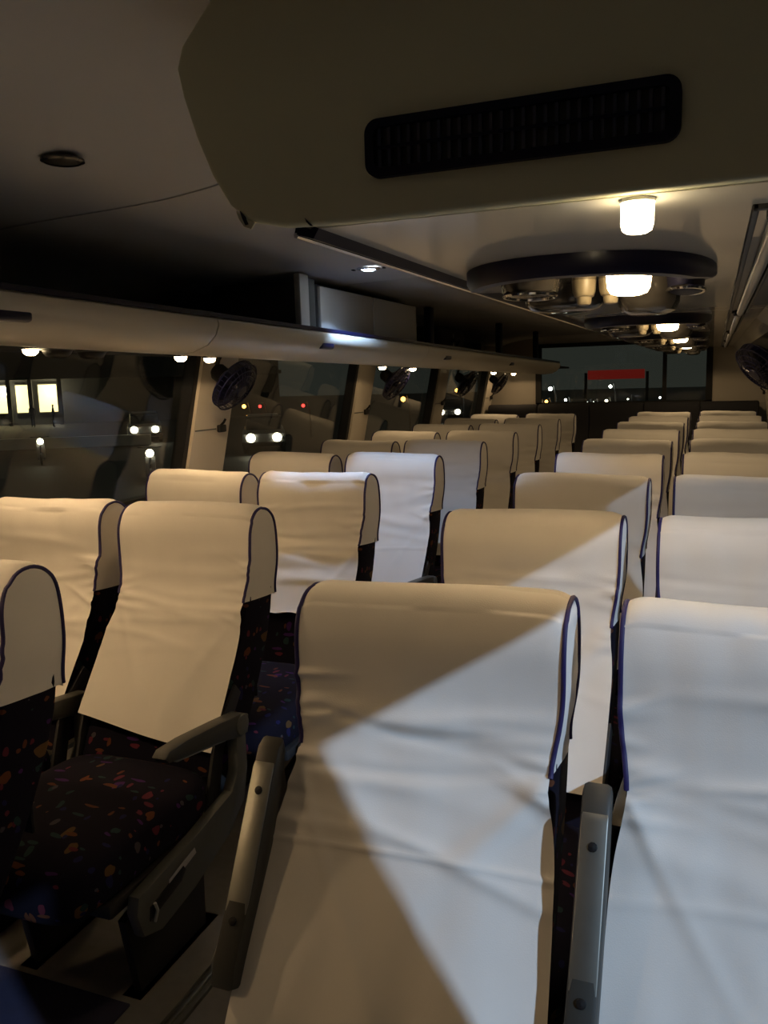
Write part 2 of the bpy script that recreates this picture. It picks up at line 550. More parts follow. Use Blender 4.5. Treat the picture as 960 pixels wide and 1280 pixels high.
# blue edging strip on top of the lip
for a, b in zip(segs[:-1], segs[1:]):
    yloft([(y, [(-1.392, CZ+zl(y)+.211), (-1.364, CZ+zl(y)+.211), (-1.364, CZ+zl(y)+.224), (-1.392, CZ+zl(y)+.226)]) for y in (a, b)], 'edging', 'navy', lrack)
# shelf floor, underside and back board
yloft([(y, [(-1.39, CZ+zl(y)+.186), (-2.22, CZ+zl(y)+.192), (-2.22, CZ+zl(y)+.180), (-1.39, CZ+zl(y)+.170)]) for y in (Y0+0.01, 8.7)], 'shelf', 'bay', lrack, smooth=0)
yloft([(y, [(-1.55, CZ+zl(y)+.123), (-2.20, CZ+zl(y)+.172), (-2.20, CZ+zl(y)+.178), (-1.55, CZ+zl(y)+.129)]) for y in (Y0+0.01, 8.7)], 'underside', 'fascia', lrack, smooth=0)
yloft([(y, [(-2.12, CZ+zl(y)+.195), (-2.16, CZ+zl(y)+.195), (-2.16, CZ+.325), (-2.12, CZ+.335)]) for y in (Y0+0.01, 8.0)], 'back_board', 'bay', lrack, smooth=0)
for y in (0.3, 1.42, 4.62, 6.3, 7.7):
    MB().box(-1.56, -1.52, y, y+0.07, CZ+zl(y)+.188, CZ+.412, 0.006).build('upright', 'navy_dark', lrack)
# dark oblong finger pulls in the fascia
for u, v in ((14, 383), (409, 428), (560, 445), (640, 456)):
    p = at(u, v, X=-1.372)
    MB().box(-1.40, -1.366, p.y-0.055, p.y+0.055, CZ+zl(p.y)+.148, CZ+zl(p.y)+.176, 0.009, 3).build('finger_pull', 'navy', lrack)

# white locker standing in the rack
pa, pb = at(378, 410, X=-1.46).y, at(525, 425, X=-1.46).y
lk = empty('rack_locker', (-1.78, (pa+pb)/2, CZ+zl(pa)+.19))
tag(lk, 'pale grey closed locker standing in the luggage rack behind the small white downlight', 'locker')
def rel(o, b):
    b.location = -Vector(o.location)
    return b
zb_, zt_ = CZ+zl(pa)+.194, CZ+.412
rel(lk, MB().box(-1.85, -1.485, pa, pb, zb_, zt_-.022, 0.006).build('body', 'bay', lk))  # dark body colour stands in for shade on the locker's unlit end
pm = pa+(pb-pa)*0.55
for ya, yb in ((pa+0.19, pm-0.006), (pm+0.006, pb-0.02)):
    rel(lk, MB().box(-1.487, -1.470, ya, yb, zb_+0.012, zt_-0.03, 0.004).build('door', 'locker', lk))
rel(lk, MB().box(-1.49, -1.462, pa, pa+0.075, zb_, zt_, 0.006).build('corner_post', 'locker', lk))
rel(lk, MB().box(-1.488, -1.474, pa+0.09, pa+0.15, zb_, zt_-0.01, 0.003).build('joint_strip', 'greypaint', lk))
# luggage further back in the rack
def bag(name, label, y, ln, ht, m, cat):
    e = empty(name, (-1.78, y, CZ+zl(y)+.177))
    tag(e, label, cat)
    MB().box(-0.24, 0.22, -ln/2, ln/2, 0.0, ht, 0.05, 3).build('body', m, e)
    MB().box(-0.242, 0.222, -0.012, 0.012, ht*0.25, ht*0.8, 0.004).build('strap', 'greypaint', e)
    MB().tube([(0.222, -0.07, ht*0.45), (0.245, -0.06, ht*0.6), (0.25, 0, ht*0.64), (0.245, 0.06, ht*0.6), (0.222, 0.07, ht*0.45)], 0.008).build('handle', 'black', e)
bag('travel_bag', 'dark soft travel bag in the luggage rack just behind the pale locker', 5.2, 0.6, 0.20, 'cloth_dark', 'bag')

# ------------------------------------------------------------------ RIGHT OVERHEAD RACK
PZ = CZ+0.19
def zr(y):
    return PZ+0.006*(y-0.95)
def xe(y):
    return -0.475-0.010*(y-0.95)
YB = 0.95                       # front face of the air duct box
rrack = empty('overhead_rack', (0, 0, 0))
tag(rrack, 'glossy cream overhead panel run with dark blue edge trim holding the oval lamp units', 'overhead rack')
rj = [YB+0.024, 3.05, 4.75, 6.4, 8.0, Y1-0.06]
for a, b in zip(rj[:-1], rj[1:]):
    yloft([(y, [(xe(y), zr(y)), (0.14, zr(y)-0.0), (0.14, zr(y)+0.02), (xe(y), zr(y)+0.02)]) for y in (a+0.003, b-0.003)], 'panel', 'panel', rrack, smooth=0)
    # side cove dropping to the window
    def cov(y):
        q = [(0.142, .0), (0.16, -.012), (0.185, -.036), (0.20, -.045), (0.205, -.030), (0.18, .0), (0.16, .02), (0.142, .02)]
        return [(x, zr(y)+z) for x, z in q]
    yloft([(y, cov(y)) for y in (a+0.003, b-0.003)], 'cove', 'panel', rrack)
# aisle-side fascia (bulging towards the aisle) and edge trim
def rf(y):
    e, z = xe(y), zr(y)
    q = [(e, z), (-0.55+e+0.475, z+.03), (-0.60+e+0.475, z+.07), (-0.632+e+0.475, z+.13), (-0.64+e+0.475, z+.19), (-0.62+e+0.475, z+.24), (-0.57+e+.475, CE+0.0)]
    return q+[(x+0.02, zz+0.008) for x, zz in reversed(q)]
yloft([(y, rf(y)) for y in (YB+0.024, 3, 5, 7, Y1-0.06)], 'aisle_fascia', 'duct', rrack)
yy = [YB+0.024, 3, 5, 7, Y1-0.06]
yloft([(y, [(xe(y)-0.022, zr(y)-0.004), (xe(y)+0.004, zr(y)-0.012), (xe(y)+0.012, zr(y)+0.0), (xe(y)-0.018, zr(y)+0.012)]) for y in yy], 'edge_trim', 'navy_dark', rrack)
MB().tube([(xe(y)-0.020, y, zr(y)-0.006) for y in yy], 0.0035, 6).build('chrome_bead', 'chrome', rrack)
# outer closing board down to the window header
yloft([(y, [(0.19, zr(y)-0.03), (0.46, CZ+0.14), (0.46, CZ+0.16), (0.19, zr(y)-0.005)]) for y in (YB+0.024, Y1-0.06)], 'closing_board', 'navy_dark', rrack, smooth=0)
# long slot fixtures along the cove joint
def slot(ya, yb, lab):
    z0_ = zr((ya+yb)/2)
    e = empty('slot_fixture', (0.062, (ya+yb)/2, z0_))
    tag(e, lab, 'light fitting', 'long slot fittings along the overhead panels')
    L = (yb-ya)/2
    f = MB()
    f.box(-0.028, -0.020, -L, L, -0.012, -0.001, 0.002)
    f.box(0.020, 0.028, -L, L, -0.012, -0.001, 0.002)
    f.box(-0.028, 0.028, -L, -L+0.012, -0.012, -0.001, 0.002)
    f.box(-0.028, 0.028, L-0.012, L, -0.012, -0.001, 0.002)
    f.build('frame', 'black', e)
    MB().box(-0.020, 0.020, -L+0.01, L-0.01, -0.004, -0.001).build('backing', 'greypaint', e)
    MB().tube([(0.004, -L+0.03, -0.012), (0.004, L-0.03, -0.012)], 0.011, 10).build('tube', 'tube', e)
    for s in (-1, 1):
        MB().box(-0.012, 0.018, s*(L-0.022)-0.012, s*(L-0.022)+0.012, -0.02, -0.003, 0.003).build('holder', 'black', e)
slot(1.10, 2.98, 'long unlit slot fitting beside the first oval lamp unit behind the air duct')
slot(3.15, 4.65, 'long unlit slot fitting on the second overhead panel from the air duct')
slot(4.85, 6.3, 'long unlit slot fitting on the third overhead panel from the air duct')
slot(6.5, 7.9, 'long unlit slot fitting on the overhead panel nearest the rear window')

# air duct box closing the rack's front end
duct = empty('air_duct_box', (0, 0, 0))
tag(duct, 'olive beige air duct box with dark slatted grille hanging from the ceiling', 'air duct')
dp = [(0.40, .19), (-.42, .189), (-.50, .192), (-.548, .203), (-.575, .225), (-.598, .262), (-.618, .31), (-.634, .36), (-.641, .395), (-.632, .42), (-.585, .468), (0.40, .468)]
dpoly = [(x, CZ+z) for x, z in dp]
MB().prism(dpoly, 'Y', YB, YB+0.022, 0.006, 3).build('shell', 'duct', duct)
MB().box(0.39, 0.50, YB, YB+0.022, CZ+.19, CZ+.40).build('wall_flange', 'duct', duct)
# grille
GX0, GX1, GZ0, GZ1 = -.385, -.040, CZ+.233, CZ+.297
def rrect(x0, x1, z0, z1, r, n=6):
    o = []
    for cx, cz, a0 in ((x1-r, z1-r, 0), (x0+r, z1-r, 90), (x0+r, z0+r, 180), (x1-r, z0+r, 270)):
        for i in range(n+1):
            a = math.radians(a0+90*i/n)
            o.append((cx+r*math.cos(a), cz+r*math.sin(a)))
    return o
outer = rrect(GX0, GX1, GZ0, GZ1, 0.016)
inner = rrect(GX0+0.011, GX1-0.011, GZ0+0.010, GZ1-0.010, 0.009)
g = MB()
t = bmesh.new()
ro_ = [[t.verts.new((x, yv, z)) for x, z in pl] for pl, yv in ((outer, YB+0.001), (outer, YB-0.010), (inner, YB-0.012), (inner, YB+0.002))]
n = len(outer)
for A, B in zip(ro_[:-1], ro_[1:]):
    for k in range(n):
        t.faces.new((A[k], A[(k+1) % n], B[(k+1) % n], B[k]))
bmesh.ops.recalc_face_normals(t, faces=t.faces)
g._add(t)
gr = g.build('grille_frame', 'navy_dark', duct)
MB().prism(inner, 'Y', YB-0.003, YB-0.0005).build('grille_back', 'black', gr)
fin = MB().box(-0.0018, 0.0018, YB-0.009, YB-0.003, GZ0+0.011, GZ1-0.011).mesh('slat', 0)
fin.materials.append(MATS['slat'])
nf = 27
for i in range(nf):
    o = bpy.data.objects.new('slat', fin)
    COL.objects.link(o); o.parent = gr
    o.location = (GX0+0.018+(GX1-GX0-0.036)*i/(nf-1), 0, 0)
MB().box(GX0+0.012, GX1-0.012, YB-0.0095, YB-0.0075, (GZ0+GZ1)/2-0.002, (GZ0+GZ1)/2+0.002).build('cross_bar', 'navy_dark', gr)
# torn lip of tape on the duct's lower corner
MB().prism([(-.566, CZ+.2165), (-.552, CZ+.206), (-.540, CZ+.2005), (-.546, CZ+.193), (-.556, CZ+.197), (-.563, CZ+.207)], 'Y', YB+0.001, YB+0.004).build('torn_edge', 'duct', duct)
MB().prism([(-.560, CZ+.216), (-.553, CZ+.208), (-.549, CZ+.199), (-.553, CZ+.198), (-.557, CZ+.207)], 'Y', YB-0.001, YB+0.002).build('crack', 'black', duct)
MB().prism([(-.470, CZ+.199), (-.464, CZ+.193), (-.460, CZ+.189), (-.463, CZ+.189), (-.468, CZ+.194)], 'Y', YB-0.001, YB+0.002).build('crack', 'black', duct)

# oval overhead service units
def ell(cx, cy, a, b, n=48, p=2.4):
    o = []
    for i in range(n):
        th = 2*math.pi*i/n
        c, s = math.cos(th), math.sin(th)
        o.append((cx+a*math.copysign(abs(c)**(2/p), c), cy+b*math.copysign(abs(s)**(2/p), s)))
    return o
def make_unit():
    e = empty('service_unit', (0, 0, 0))
    rings = [(0.0, 0.0), (0.0, -0.022), (-0.008, -0.036), (-0.022, -0.038), (-0.034, -0.026), (-0.044, -0.003)]
    t = bmesh.new()
    R = [[t.verts.new((x, y, z*(0.14+0.86*max(0.0, min(1.0, (0.16-y)/0.36))))) for x, y in ell(0, 0, 0.228+d, 0.36+d)] for d, z in rings]
    n = len(R[0])
    for A, B in zip(R[:-1], R[1:]):
        for k in range(n):
            t.faces.new((A[k], A[(k+1) % n], B[(k+1) % n], B[k]))
    bmesh.ops.recalc_face_normals(t, faces=t.faces)
    mb = MB(); mb._add(t)
    mb.build('rim', 'navy', e)
    MB().prism(ell(0, 0, 0.19, 0.32), 'Z', -0.008, -0.001).build('base_plate', 'smoke', e)
    def disc(name, cx, cy, rx, ry, h, m, parent=e, z0=-0.008):
        mb = MB()
        mb.lathe([(0.0001, -h), (0.55, -h), (0.80, -h*0.9), (0.93, -h*0.65), (1.0, 0.0), (0.0001, 0.0)], 28, Matrix.Translation((cx, cy, z0)) @ Matrix.Diagonal((rx, ry, 1, 1)))
        return mb.build(name, m, parent)
    def ringpart(name, cx, cy, rx, ry, m, parent, r=0.005, z=-0.018):
        mb = MB()
        mb.tube([(cx+rx*math.cos(2*math.pi*i/28), cy+ry*math.sin(2*math.pi*i/28), z) for i in range(28)], r, 6, closed=True)
        return mb.build(name, m, parent)
    a = disc('air_nozzle', -0.115, -0.05, 0.058, 0.085, 0.030, 'smoke'); ringpart('nozzle_ring', -0.115, -0.05, 0.050, 0.074, 'chrome', a, 0.004, -0.036)
    a = disc('air_nozzle', 0.172, 0.03, 0.036, 0.085, 0.034, 'navy_dark'); ringpart('nozzle_ring', 0.172, 0.03, 0.034, 0.080, 'chrome', a, 0.004, -0.036)
    disc('speaker_dome', 0.098, 0.10, 0.066, 0.085, 0.066, 'smoke')
    disc('speaker_dome', -0.075, 0.12, 0.090, 0.085, 0.050, 'smoke')
    for x in (-0.018, 0.034):
        k = disc('call_knob', x, 0.0, 0.024, 0.030, 0.034, 'knob')
        disc('knob_cap', x, 0.0, 0.015, 0.020, 0.016, 'knob', k, -0.040)
    l = disc('lamp_housing', 0.080, -0.13, 0.044, 0.06, 0.012, 'chrome')
    disc('lamp_lens', 0.080, -0.13, 0.040, 0.056, 0.034, 'lens', l, -0.018)
    return e
UY = [1.74, 3.40, 5.0, 6.6, 8.1]
unit0 = make_unit()
ULAB = ['first behind the air duct', 'second from the air duct', 'third from the air duct', 'second from the rear window', 'nearest the rear window']
for i, y in enumerate(UY):
    u_ = unit0 if i == 0 else copy_tree(unit0)
    u_.location = (-0.232-0.02*(y-1.79)/2, y, zr(y))
    tag(u_, 'oval dark blue overhead unit with lit lamp and nozzles, ' + ULAB[i], 'lamp unit', 'oval service units on the overhead panels')
    lamp_light('SPOT', 'unit_lamp', (u_.location.x+0.080, y-0.13, zr(y)-0.060), 3.2, WARM, 0.02, (u_.location.x+0.080, y-0.13, 0), math.radians(165), 0.15)
# small glowing cylinder right behind the duct
fl = empty('drop_cylinder', (-0.086, 0.998, zr(1.0)))
tag(fl, 'short glowing cylinder hanging right behind the air duct box', 'lamp')
MB().lathe([(0.0001, 0.0), (0.0195, 0.0), (0.0195, -0.004), (0.0001, -0.004)], 24).build('base', 'tube', fl)
MB().lathe([(0.0001, -0.004), (0.0178, -0.004), (0.0178, -0.026), (0.0160, -0.033), (0.011, -0.036), (0.0001, -0.0365)], 24).build('diffuser', 'lens_soft', fl)
lamp_light('SPOT', 'drop_cylinder_light', (-0.086, 0.998, zr(1.0)-0.044), 1.5, WARM, 0.012, (-0.086, 0.998, 0), math.radians(165), 0.15)

# ------------------------------------------------------------------ CEILING FITTINGS
led = empty('led_downlight', (-1.240, 3.03, CZ+.4275))
tag(led, 'small round white downlight lit in the ceiling above the pale locker lip', 'downlight')
MB().lathe([(0.030, 0.0), (0.046, 0.0), (0.046, -0.004), (0.034, -0.008), (0.030, -0.004)], 28).build('bezel', 'chrome', led)
MB().lathe([(0.0001, -0.010), (0.020, -0.009), (0.030, -0.003), (0.0001, -0.002)], 24).build('lens', 'led', led)
for s in (-1, 1):
    MB().box(s*0.062-0.006, s*0.062+0.006, -0.01, 0.01, -0.006, 0.0, 0.002).build('clip', 'black', led)
lamp_light('SPOT', 'downlight_beam', (-1.240, 3.03, CZ+.405), 20, (0.40, 0.62, 1.0), 0.02, (-1.27, 3.24, CZ-.4), math.radians(104), 0.5)
sp = at(78, 198, Z=CZ+.433)
spk = empty('ceiling_speaker', (sp.x, sp.y, CZ+.431))
tag(spk, 'small dark round speaker grille set flush in the ceiling', 'speaker')
MB().lathe([(0.034, 0.0), (0.040, 0.0), (0.040, -0.004), (0.034, -0.006)], 28).build('rim', 'smoke', spk)
MB().lathe([(0.0001, -0.006), (0.020, -0.005), (0.034, -0.003), (0.0001, 0.0)], 28).build('mesh_dome', 'black', spk)

# reading lamps under the left rack
def reading_lamp(u, v, x, lab, e=3.0):
    if isinstance(u, tuple):
        y = u[0]
    else:
        y = at(u, v, X=x).y
    z = CZ+zl(y)+.123+.0754*(-1.55-x)-.004
    o = empty('reading_lamp', (x, y, z))
    tag(o, lab, 'lamp', 'reading lamps under the luggage rack')
    MB().lathe([(0.030, 0.004), (0.034, -0.002), (0.026, -0.012), (0.0001, -0.012)], 20).build('housing', 'chrome', o)
    MB().lathe([(0.0001, -0.031), (0.012, -0.030), (0.021, -0.023), (0.024, -0.012), (0.0001, -0.011)], 20).build('bulb', 'lens', o)
    lamp_light('SPOT', 'reading_light', (x, y, z-0.038), e, WARM, 0.02, (x, y, 0), math.radians(168), 0.12)
RLX = -1.93
reading_lamp(38, 437, RLX, 'lit reading lamp by the window that looks on the bright shop', 5.5)
reading_lamp(226, 450, RLX, 'lit reading lamp just ahead of the first pale window pillar')
reading_lamp(262, 447, RLX, 'lit reading lamp right at the first pale window pillar')
reading_lamp(478, 462, RLX, 'lit reading lamp just behind the second window pillar', 1.7)
reading_lamp(516, 463, RLX, 'lit reading lamp midway between second and third window pillars', 1.7)
reading_lamp(617, 466, RLX, 'lit reading lamp ahead of the last window pillar', 1.7)
reading_lamp(642, 468, RLX, 'lit reading lamp closest to the rear corner panel', 1.7)
reading_lamp((1.12,), 0, -1.78, 'lit reading lamp ahead of the shop-side window, nearest the entrance', 12.0)
reading_lamp((0.25,), 0, -1.78, 'lit reading lamp over the empty floor by the entrance bulkhead', 8.0)

# small round fittings hanging under the left rack (dark vents beside the lamps)
for i, (u, v) in enumerate(((72, 444), (115, 444))):
    p = at(u, v, X=-1.88)
    o = empty('air_vent', (-1.88, p.y, CZ+zl(p.y)+.123+.0754*(-1.55+1.88)-.006))
    tag(o, ('round black air vent right beside the reading lamp by the shop-side window', 'round black air vent one place further from the reading lamp by the shop-side window')[i], 'vent', 'round vents under the luggage rack')
    MB().lathe([(0.046, 0.003), (0.046, -0.01), (0.036, -0.026), (0.020, -0.032), (0.0001, -0.032)], 22).build('bowl', 'black', o)
    MB().lathe([(0.046, -0.002), (0.052, -0.002), (0.052, -0.008), (0.046, -0.010)], 22).build('collar', 'greypaint', o)

# ------------------------------------------------------------------ FANS
def make_fan():
    e = empty('wall_fan', (0, 0, 0))
    R = 0.135
    cage = MB()
    for k, (r, zz) in enumerate(((R, 0.0), (R, -0.035), (R*0.82, -0.052), (R*0.62, -0.060), (R*0.42, -0.063))):
        cage.tube([(r*math.cos(2*math.pi*i/28), r*math.sin(2*math.pi*i/28), zz) for i in range(28)], 0.004 if k < 2 else 0.0022, 5, closed=True)
    for i in range(32):
        a = 2*math.pi*i/32
        c, s = math.cos(a), math.sin(a)
        cage.tube([(R*c, R*s, 0.0), (R*c, R*s, -0.035), (R*0.82*c, R*0.82*s, -0.052), (R*0.4*c, R*0.4*s, -0.063), (0.03*c, 0.03*s, -0.064)], 0.0018, 4)
    cg = cage.build('cage', 'navy', e)
    MB().lathe([(0.0001, -0.070), (0.030, -0.069), (0.036, -0.062), (0.0001, -0.060)], 20).build('badge', 'navy', e)
    MB().lathe([(0.0001, 0.0), (R*0.96, 0.0), (R*0.99, 0.006), (R*0.6, 0.03), (0.05, 0.05), (0.0001, 0.05)], 28).build('back_shell', 'navy', e)
    for k in range(4):
        a = 2*math.pi*k/4
        P = []
        for i in range(5):
            rr = 0.02+0.09*i/4
            wd = 0.018+0.03*math.sin(math.pi*min(1, 0.2+i/5))
            P.append([(rr*math.cos(a+t*wd/max(rr, 0.04)), rr*math.sin(a+t*wd/max(rr, 0.04)), -0.022-0.014*t) for t in (-1, -0.33, 0.33, 1)])
        MB().grid(P).build('blade', 'navy_dark', e)
    MB().lathe([(0.0001, -0.045), (0.022, -0.043), (0.026, -0.01), (0.026, 0.0), (0.0001, 0.0)], 16).build('hub', 'black', e)
    m = MB()
    m.lathe([(0.0001, 0.05), (0.045, 0.05), (0.045, 0.10), (0.03, 0.12), (0.0001, 0.12)], 18)
    m.build('motor', 'black', e)
    b = MB()
    b.tube([(0, 0, 0.11), (0, 0.05, 0.13), (0, 0.12, 0.13), (0, 0.16, 0.125)], 0.012, 8)
    b.lathe([(0.0001, -0.012), (0.035, -0.012), (0.035, 0.0), (0.0001, 0.0)], 16, Matrix.Translation((0, 0.17, 0.125)) @ Matrix.Rotation(math.pi/2, 4, 'X'))
    b.build('bracket', 'black', e)
    return e
fan0 = make_fan()
# each fan: place, direction it faces (its local -Z), label
FANS = [((-2.05, 3.33, CZ+0.012), (0.80, 0.0, -0.60), 0.92, 'dark blue caged wall fan beside the first pale window pillar'),
        ((-2.05, 5.42, CZ-0.005), (0.80, 0.0, -0.60), 0.92, 'dark blue caged wall fan behind the second window pillar'),
        ((-2.05, 7.20, CZ-0.03), (0.80, 0.0, -0.60), 0.92, 'dark blue caged wall fan behind the third window pillar'),
        ((-2.05, 8.40, CZ-0.05), (0.80, 0.0, -0.60), 0.85, 'dark blue caged wall fan next to the rear corner panel'),
        ((0.245, 5.05, CZ+0.030), (-0.62, -0.35, -0.65), 1.15, 'dark blue caged fan under the overhead panels, opposite wall from the shop')]
for i, (p, d, s, lab) in enumerate(FANS):
    f_ = fan0 if i == 0 else copy_tree(fan0)
    f_.location = p
    d = Vector(d).normalized()
    z = -d
    y = (Vector((0, 0, 1))-z*z.z).normalized()
    x = y.cross(z)
    R = Matrix((x, y, z)).transposed()
    f_.rotation_euler = R.to_euler()
    f_.scale = (s, s, s)
    tag(f_, lab, 'fan', 'caged wall fans')

# ------------------------------------------------------------------ FLOOR DETAILS
tag(MB().box(-1.98, -1.25, 0.55, 1.42, 0.0005, 0.008, 0.002).build('floor_sheet', 'sheetblue'), 'thin dark blue sheet lying on the floor in front of the first fan-side seats', 'mat')  # thin dark blue sheet laid on the floor
for i, (x, lab) in enumerate(((-1.12, 'steel seat rail along the aisle by the fan-side seats'), (-0.72, 'steel seat rail along the aisle under the lamp-unit seats'))):
    e = empty('seat_rail', (x, 4.6, 0))
    tag(e, lab, 'rail')
    MB().box(-0.022, 0.022, -4.1, 3.1, 0.0, 0.012, 0.003).build('rail_base', 'greypaint', e)
    MB().box(-0.008, 0.008, -4.1, 3.1, 0.012, 0.020, 0.002).build('rail_ridge', 'steel', e)

# ------------------------------------------------------------------ SEATS
W2 = 0.220
back_prof = [(-.262, .44), (-.205, .55), (-.095, .71), (-.025, .85), (-.010, .95), (-.004, 1.05), (.014, 1.095), (.05, 1.116), (.092, 1.108), (.122, 1.065), (.132, .95), (.115, .80), (.03, .62), (-.10, .44)]
_c = catmull([Vector(p) for p in back_prof], 40)
me_back = MB().prism([(p.x, p.y) for p in _c], 'X', -W2+0.006, W2-0.006, 0.014, 2).mesh('backrest')
me_back.materials.append(MATS['upholstery'])
def cushion_mesh():
    P = []
    N, K = 56, 22
    for k in range(K+1):
        ph = math.pi*(k/K-0.5)
        zc, rc = math.sin(ph), max(0.0, math.cos(ph))
        zz = math.copysign(abs(zc)**0.55, zc)
        rr = rc**0.32
        row = []
        for i in range(N):
            th = 2*math.pi*i/N
            c, s_ = math.cos(th), math.sin(th)
            x = math.copysign(abs(c)**0.30, c)*rr
            y = math.copysign(abs(s_)**0.36, s_)*rr
            crown = 0.016*(1-x*x)*(1-0.7*y*y) if zz > 0 else 0
            drop = -0.018*max(0, (-y-0.55)/0.45)**2
            row.append((x*0.232, -.52+y*0.275, .402+zz*.068+crown+drop))
        P.append(row)
    m = MB().grid(P, close_u=True)
    bmesh.ops.remove_doubles(m.bm, verts=m.bm.verts, dist=1e-5)
    return m.mesh('seat_cushion', 70)
me_cush = cushion_mesh()
me_cush.materials.append(MATS['upholstery'])

PATH = [(.142, .84), (.143, .95), (.134, 1.062), (.108, 1.112), (.06, 1.128), (.016, 1.112), (-.010, 1.055), (-.017, .95), (-.044, .85), (-.128, .715), (-.238, .555), (-.254, .532)]
def cover_meshes(seed, nu=34, nv=110, hem=0.0, skew=0.0, flare=0.0, crease=None, wr=1.0, length=0.0):
    R = random.Random(seed)
    pth = list(PATH)
    if length:
        pth[-2] = (pth[-2][0]+length*0.55, pth[-2][1]+length*0.8)
        pth[-1] = (pth[-1][0]+length*0.55, pth[-1][1]+length)
    c = resample(catmull([Vector(p) for p in pth], 300), nv)
    top_i = max(range(nv), key=lambda i: c[i].y)
    ws = []
    for _ in range(14):
        ws.append((R.uniform(.72, 1.0), R.uniform(-.035, .035), R.uniform(.008, .022), R.uniform(-1, 1), R.uniform(.5, 1.4), R.uniform(.002, .005)*R.choice((1, 1, -1))))
    ph = [R.uniform(0, 6.28) for _ in range(6)]
    off = Vector((seed*3.7, seed*1.3, 0))
    cr_z = crease
    # cinched wrinkles that start at the piping
    edge_w = [(R.choice((-1, 1)), R.uniform(.80, .98), R.uniform(-.5, .3), R.uniform(.006, .013), R.uniform(.12, .38), R.uniform(.003, .007)) for _ in range(16)]
    # long diagonal pulls below the gusset
    pulls = [(s, .87-R.uniform(0, .03), R.uniform(.5, 1.5), R.uniform(.012, .024), R.uniform(.002, .0045)) for s in (-1, 1) for _ in range(2)]
    def disp(u, z, i):
        if i < top_i:
            return 0.0
        d = 0.0
        for (zi, sl, sg, uc, uw, A) in ws:
            d += A*math.exp(-((z-zi-sl*u-0.01*math.sin(2*u+zi*20))/sg)**2)*math.exp(-((u-uc)/uw)**2)
        for (s, zi, sl, sg, ln, A) in edge_w:
            q = (1-s*u)
            d += A*math.exp(-((z-zi+sl*q*0.2)/sg)**2)*math.exp(-(q/ln)**2)
        for (s, zi, sl, sg, A) in pulls:
            q = (1-s*u)
            if z < zi:
                d += A*math.exp(-((zi-z-sl*q*0.23)/(sg*(1+q)))**2)*math.exp(-(q/0.9)**2)*1.0
        d *= wr
        nz = noise.noise(Vector((u*1.3, z*4, 0))+off)
        d += 0.006*nz + 0.0025*noise.noise(Vector((u*4, z*9, 3))+off)
        # vertical ripple at the loose flap
        lo = max(0, min(1, (0.80-z)/0.28))
        d += lo*(1-0.7*u*u)*(0.009*math.sin(u*3.2+ph[0])*math.sin(u*1.4+ph[1]) + lo*0.004*math.sin(u*9+ph[2]))
        if cr_z:
            d += 0.0035*math.exp(-((z-cr_z-0.006*u)/0.004)**2)
        return d
    P = []
    for i, p in enumerate(c):
        tn = (c[min(i+1, nv-1)]-c[max(i-1, 0)]).normalized()
        nrm = Vector((-tn.y, tn.x))    # points outwards (front: -y)
        if i >= top_i and nrm.x > 0 and p.y < 1.1:
            nrm = -nrm
        row = []
        z = p.y
        for j in range(nu):
            u = -1+2*j/(nu-1)
            hw = W2+0.004
            cin = 0.014*math.exp(-((z-.86)/.07)**2)
            lo = max(0, min(1, (0.85-z)/0.32)) if i >= top_i else 0
            hw2 = hw-cin-0.006*lo+flare*lo
            x = u*hw2+skew*lo
            # soft rounding of the top corners
            ed = max(0, (abs(u)-0.86)/0.14)
            dz = -0.010*ed*ed*max(0.0, min(1.0, (z-1.02)/0.09))**2
            d = disp(u, z, i)
            hemz = (hem*u+0.006*math.sin(u*2.4+ph[3]))*lo
            y_ = p.x+nrm.x*d
            z_ = z+nrm.y*d+dz+hemz
            # top sag
            tz = max(0.0, min(1.0, (z-1.0)/0.12))
            z_ -= 0.004*(1+math.sin(u*2.2+ph[4]))*tz*tz*(3-2*tz)
            row.append(Vector((x, y_, z_)))
        P.append(row)
    mb = MB()
    mb.grid(P)
    pipes = []
    # gussets
    fi = next(i for i in range(top_i, nv) if c[i].y < .862)
    ri = next(i for i in range(nv) if c[i].y > .845)
    for side in (0, -1):
        front = [P[i][side] for i in range(top_i, fi+1)]
        rear = [P[i][side] for i in range(top_i, ri-1, -1)]
        K = 30
        fr_ = resample(front, K); re_ = resample(rear, K)
        sg = -1 if side == 0 else 1
        G = []
        for k in range(K):
            row = []
            for q in range(7):
                t_ = q/6
                v = fr_[k].lerp(re_[k], t_)
                b = 4*t_*(1-t_)
                hgt = min(1, k/6)
                x = v.x + sg*b*0.007*hgt*(1+0.5*noise.noise(Vector((k*.3, q*.7, seed))))
                row.append(Vector((x, v.y, v.z)))
            G.append(row)
        mb.grid(G)
        pipes.append([v+Vector((sg*0.0012, 0, 0)) for v in list(reversed(front))+rear[1:]])
    me = mb.mesh('seat_cover', 0)
    for f in me.polygons:
        f.use_smooth = True
    me.materials.append(MATS['cover'])
    pm = []
    for pl in pipes:
        m = MB().tube(resample(pl, 60), 0.0042, 6).mesh('piping', 60)
        m.materials.append(MATS['piping'])
        pm.append(m)
    return me, pm

